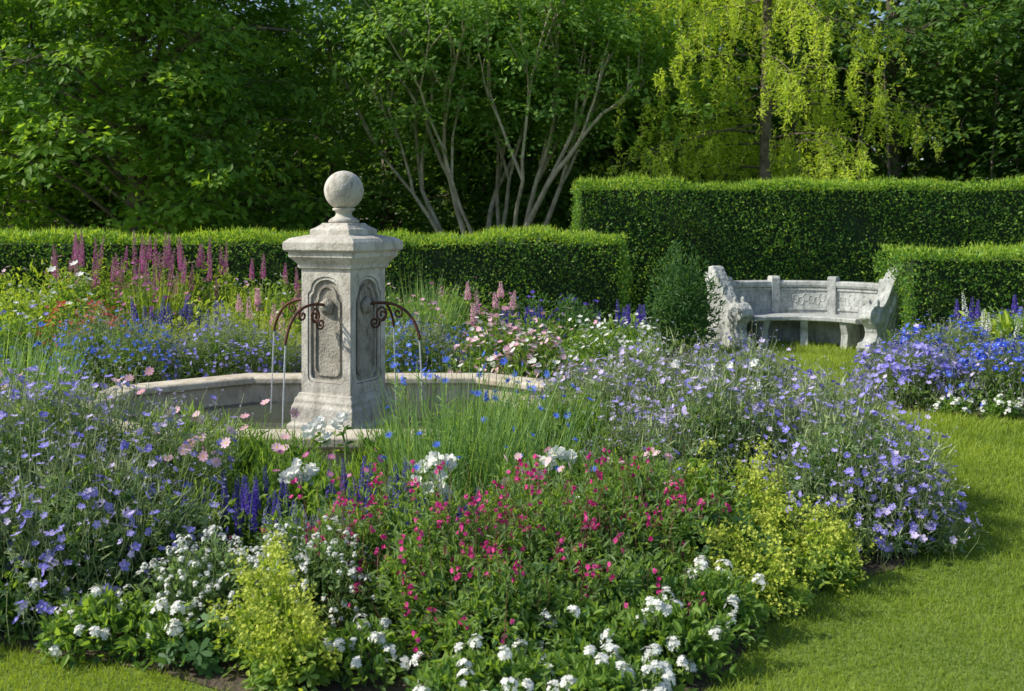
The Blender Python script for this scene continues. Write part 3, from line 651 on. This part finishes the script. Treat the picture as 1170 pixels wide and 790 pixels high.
spikes('blue_salvia', -1.2, 4.75, .20, .16, 26, .44, .20, 'p_deep', .010, .010, 64, 14, .05, mound=.25)
spikes('blue_salvia', -.68, 4.8, .22, .2, 30, .47, .18, 'p_deep', .010, .010, 60, 14, .05, mound=.28)
spikes('blue_salvia', -.35, 4.65, .18, .12, 14, .40, .16, 'p_deep', .010, .010, 60, 14, .05, mound=.25)
spikes('lavender_salvia', -.92, 4.5, .25, .12, 34, .36, .13, 'p_greyblue', .009, .009, 46, 12, .04, 'leaf_grey', mound=.2)
def mag(x, y, rx, ry, h, n):
    mb = MB(); A = math.pi * (rx + ry) / 2 * (h + (rx + ry) / 2)
    leaf_mound(mb, x, y, rx, ry, h * .92, int(A * 3800), .036, 'leaf_green', 'leaf', .42, bump=.24)
    leaf_mound(mb, x, y, rx * 1.03, ry * 1.03, h * 1.06, int(A * 1300), .045, 'leaf_grey', 'leaf', .22, bump=.24)
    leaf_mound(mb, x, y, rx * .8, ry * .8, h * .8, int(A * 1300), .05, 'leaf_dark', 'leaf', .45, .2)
    P, u, _ = dome(n, x, y, rx, ry, h, .75, .24); T = P + UP * ru(.02, .19, n)[:, None]
    base = P - u * .15 - UP * .1; base[:, 2] = np.maximum(base[:, 2], .02); stems_to(mb, base, T, .0018, 'stem_red')
    per = 5; I = np.repeat(np.arange(n), per); C = T[I] - UP * ru(0, .11, n * per)[:, None] + rn(n * per) * .009
    dd = rn(n * per); dd[:, 2] *= .5
    leaf4(mb, C, dd, UP + rn(n * per) * .4, .020, .014, 'p_mag', rg.random(n * per)); rosette(mb, C + unit(dd) * .015, unit(dd), .011, 4, 'p_mag', rg.random(n * per), .5, .2)
    # bare upright flowering wands for an airy outline
    k = n // 2; P, u, _ = dome(k, x, y, rx, ry, h, .8, .24); stems_to(mb, P - UP * .05, P + UP * ru(.05, .18, k)[:, None], .0014, 'stem_red')
    return mb.build('magenta_salvia', (x, y, 0))
mag(-.35, 4.25, .5, .38, .43, 85); mag(.25, 4.3, .5, .38, .45, 95); mag(.6, 4.65, .4, .3, .49, 65); mag(-.05, 3.85, .5, .33, .32, 30); mag(.5, 3.95, .35, .25, .28, 18); mag(-.85, 4.35, .3, .2, .34, 20)
for a, hd in (((-1.22, 4.05, .3, .25, .30), 250), ((-.82, 4.12, .32, .25, .31), 270)):
    verbena('white_candytuft', *a, hd, 'p_white', .016, .032, 9, .0065, 'leaf_grey')
for a, hd in (((-.55, 3.62, .17, .15, .14), 13), ((-.08, 3.4, .28, .17, .13), 17), ((.28, 3.36, .28, .18, .13), 26), ((.55, 3.68, .26, .2, .2), 22), ((.8, 4.0, .2, .2, .2), 12), ((-1.55, 3.85, .3, .17, .16), 13), ((-2.0, 4.0, .2, .14, .2), 8), ((.3, 3.65, .2, .15, .2), 8), ((-1.3, 3.75, .15, .1, .12), 5)):
    verbena('white_verbena', *a, hd, r=.0125)
froth('lady_mantle', -.90, 3.70, .16, .15, .34, 95); froth('lady_mantle', -.78, 3.53, .15, .13, .22, 70)
froth('lady_mantle', 1.02, 4.28, .26, .2, .25, 110); froth('lady_mantle', 1.38, 4.6, .26, .2, .28, 110); froth('lady_mantle', 1.15, 4.98, .3, .22, .42, 130)
green_mound('lady_mantle_leaves', .95, 4.55, .32, .28, .30, .11, 'leaf_dark', 1.6, .9, 'lobed'); green_mound('lady_mantle_leaves', -1.12, 3.72, .2, .14, .14, .09, 'leaf_dark', 1.4, .9, 'lobed')
green_mound('perennial_foliage', .85, 4.95, .35, .3, .40, .07, 'leaf_green', 1.1, .4)
# ---- bed behind the basin
geranium(-2.9, 10.2, .7, .6, .50, .7, fl=1.0, mat='leaf_green'); geranium(-3.9, 9.9, .7, .6, .55, .7, 'p_corn', 'leaf_green', fl=1.1); geranium(-.95, 10.2, .7, .5, .50, .7, 'p_corn', 'leaf_green', fl=1.4)
fm = [(-5.9, 12.6, .9, .7, .95, 'leaf_lime', 'p_pink'), (-4.8, 12.7, .8, .6, .95, 'leaf_green', 'p_hot'), (-3.8, 12.7, .8, .6, .9, 'leaf_lime', 'p_pink'), (-2.9, 12.6, .7, .6, .8, 'leaf_green', 'p_white'), (-1.9, 12.6, .7, .6, .8, 'leaf_green', 'p_pink'), (-.7, 12.6, .8, .6, .7, 'leaf_green', 'p_hot'), (.6, 12.7, .8, .6, .6, 'leaf_dark', 'p_deep'), (-5.6, 11.3, .8, .6, .75, 'leaf_lime', 'p_white'), (-6.8, 12.2, .8, .8, .9, 'leaf_green', 'p_white'), (-3.4, 11.6, .6, .5, .62, 'leaf_lime', 'p_lime'), (-2.3, 11.5, .6, .5, .6, 'leaf_green', 'p_hot'), (-5.2, 10.2, .7, .6, .65, 'leaf_green', 'p_blue'), (.9, 10.6, .6, .4, .45, 'leaf_green', 'p_white'), (1.35, 11.5, .45, .5, .45, 'leaf_green', 'p_white'), (.3, 11.3, .7, .5, .5, 'leaf_green', 'p_pink'), (-1.2, 11.5, .8, .5, .6, 'leaf_green', 'p_pink')]
for x, y, rx, ry, h, lm, pm in fm:
    green_mound('perennial_foliage', x, y, rx, ry, h, .075, lm, .8, .4, flw=((pm, 110, .03, 5, .08, .36, .2, None),), bump=.2)
for a in ((-5.0, 12.6, .8, .4, 36, 1.50, .42), (-4.1, 12.5, .5, .4, 22, 1.44, .38), (-2.9, 12.4, .5, .3, 8, 1.25, .35)):
    spikes('pink_foxglove', *a, 'p_hot', .014, .019, 50, 18, .12, bell=True, var=.32)
spikes('pink_foxglove', -.3, 11.6, .3, .3, 6, 1.0, .26, 'p_pink', .018, .024, 40, 14, .12, bell=True, var=.3)
spikes('pink_foxglove', -2.6, 11.4, .5, .3, 7, .95, .28, 'p_pink', .018, .024, 40, 14, .12, bell=True, var=.3)
spikes('purple_delphinium', -3.95, 11.4, .3, .2, 14, .80, .34, 'p_deep', .016, .020, 56, 16, .1)
spikes('purple_delphinium', -3.3, 11.2, .2, .2, 10, .80, .34, 'p_deep', .016, .020, 56, 16, .1)
spikes('purple_delphinium', .3, 12.0, .45, .3, 18, .66, .30, 'p_deep', .016, .020, 56, 16, .1)
spikes('purple_delphinium', 1.4, 12.4, .35, .3, 14, .66, .30, 'p_deep', .016, .020, 50, 16, .1)
green_mound('red_sage', -4.65, 10.9, .6, .35, .62, .07, 'leaf_green', .8, .4, flw=(('p_red', 420, .026, 4, .08, .38, .3, None),))
green_mound('pink_phlox', -4.4, 11.9, .5, .35, .85, .07, 'leaf_green', .8, .4, flw=(('p_hot', 180, .028, 5, .08, .38, .3, None),))
green_mound('pink_phlox', -2.2, 12.0, .5, .35, .75, .07, 'leaf_green', .8, .4, flw=(('p_pink', 200, .028, 5, .08, .38, .3, None),))
green_mound('pink_rose_bush', -.15, 9.75, .42, .35, .60, .06, 'leaf_green', 1, .5, flw=(('p_pink', 150, .032, 7, .08, .3, .25, 'p_white'), ('p_white', 70, .030, 7, .08, .3, .25, None)))
green_mound('pink_rose_bush', .25, 9.4, .35, .3, .5, .06, 'leaf_green', 1, .5, flw=(('p_pink', 110, .032, 7, .08, .3, .25, 'p_white'), ('p_white', 80, .030, 7, .08, .3, .25, None)))
green_mound('white_rose_bush', .95, 9.9, .5, .4, .50, .06, 'leaf_green', 1, .5, flw=(('p_white', 130, .03, 6, .08, .3, .25, None),))
green_mound('pink_valerian', .55, 7.9, .45, .4, .42, .05, 'leaf_grey', .9, .4, flw=(('p_lav', 200, .018, 5, .06, .35, .2, None), ('p_pink', 200, .018, 5, .06, .35, .2, None)))
for a in ((-3.1, 10.9, .45, .35, .56), (-2.5, 10.8, .35, .3, .45), (-3.7, 10.7, .3, .25, .48)): froth('lady_mantle', *a, 260)
green_mound('white_rose_bush', -5.2, 11.8, .4, .4, .95, .06, 'leaf_green', .8, .5, flw=(('p_white', 26, .05, 6, .1, .3, .25, None),))
green_mound('yellow_foliage_shrub', -5.3, 12.9, .6, .4, 1.05, .07, 'leaf_lime', .8, .4)
blade_clump('ornamental_grass', -1.05, 11.9, .35, .3, 420, 1.05, .014)
blade_clump('ornamental_grass', -4.3, 12.0, .3, .3, 420, 1.1, .012, 'leaf_lime')
blade_clump('ornamental_grass', -3.1, 12.0, .3, .3, 300, 1.0, .012, 'leaf_lime')
green_mound('upright_shrub', 2.14, 12.6, .46, .4, 1.20, .085, 'leaf_dark', 1.4, .28, bump=.16)
# ---- right-hand bed
for a, pm in (((3.7, 9.1, .55, .5, .40), 'p_blue'), ((4.5, 8.8, .6, .5, .44), 'p_cobalt'), ((5.5, 8.9, .6, .5, .46), 'p_cobalt'), ((4.3, 9.8, .6, .5, .52), 'p_cobalt'), ((5.3, 10.0, .7, .6, .56), 'p_cobalt')):
    geranium(*a, .7, pm, 'leaf_green', 1.9, pale=.05, R=.029)
spikes('white_foxglove', 4.85, 9.9, .35, .3, 7, .92, .22, 'p_white', .013, .016, 40, 24, .14, 'leaf_lime', bell=True, mound=.6)
spikes('purple_delphinium', 5.4, 10.8, .6, .4, 10, .85, .28, 'p_deep', .015, .018, 50, 14, .1)
for a in ((5.0, 9.6, .4, .4, .68), (4.5, 10.7, .5, .4, .45), (5.4, 11.2, .6, .4, .6)): green_mound('perennial_foliage', *a, .11, 'leaf_green', .9, .4)
for x, y in ((3.75, 8.45), (4.1, 8.35), (4.5, 8.25), (4.9, 8.2), (5.3, 8.2)): verbena('white_verbena', x, y, .16, .1, .12, 12, 'p_white', .035, .05, 12, .015)

# ------------------------------------------------------------------ light
el, az = 41., -97.   # azimuth clockwise from +Y
d = Vector((math.sin(math.radians(az)) * math.cos(math.radians(el)), math.cos(math.radians(az)) * math.cos(math.radians(el)), math.sin(math.radians(el))))
w = bpy.data.worlds.new('World'); scene.world = w; w.use_nodes = True
wn = w.node_tree.nodes; wl = w.node_tree.links; wn.clear()
sk = wn.new('ShaderNodeTexSky'); sk.sky_type = 'NISHITA'; sk.sun_disc = False
sk.sun_elevation = math.radians(el); sk.sun_rotation = math.radians(az % 360)
bg = wn.new('ShaderNodeBackground'); bg.inputs['Strength'].default_value = .15
wo_ = wn.new('ShaderNodeOutputWorld'); wl.new(sk.outputs[0], bg.inputs[0]); wl.new(bg.outputs[0], wo_.inputs[0])
sl = bpy.data.lights.new('sun', 'SUN'); sl.energy = 5.0; sl.angle = math.radians(.55); sl.color = (1, .94, .80)
so = bpy.data.objects.new('sun', sl); so.rotation_euler = d.to_track_quat('Z', 'Y').to_euler(); so.location = (-8, 10, 15); col.objects.link(so)

# ------------------------------------------------------------------ camera
cd = bpy.data.cameras.new('camera'); cam = bpy.data.objects.new('camera', cd); col.objects.link(cam)
cam.location = (0, 0, 1.65); cam.rotation_euler = (math.radians(90), 0, 0)
cd.lens = 35; cd.sensor_width = 36; cd.shift_y = -140 / 1170; cd.clip_end = 1000
cd.dof.use_dof = True; cd.dof.focus_distance = 6.5; cd.dof.aperture_fstop = 4
scene.camera = cam
scene.view_settings.view_transform = 'Standard'; scene.view_settings.look = 'None'; scene.view_settings.exposure = 0
print('faces', sum(len(o.data.polygons) for o in scene.objects if o.type == 'MESH'))
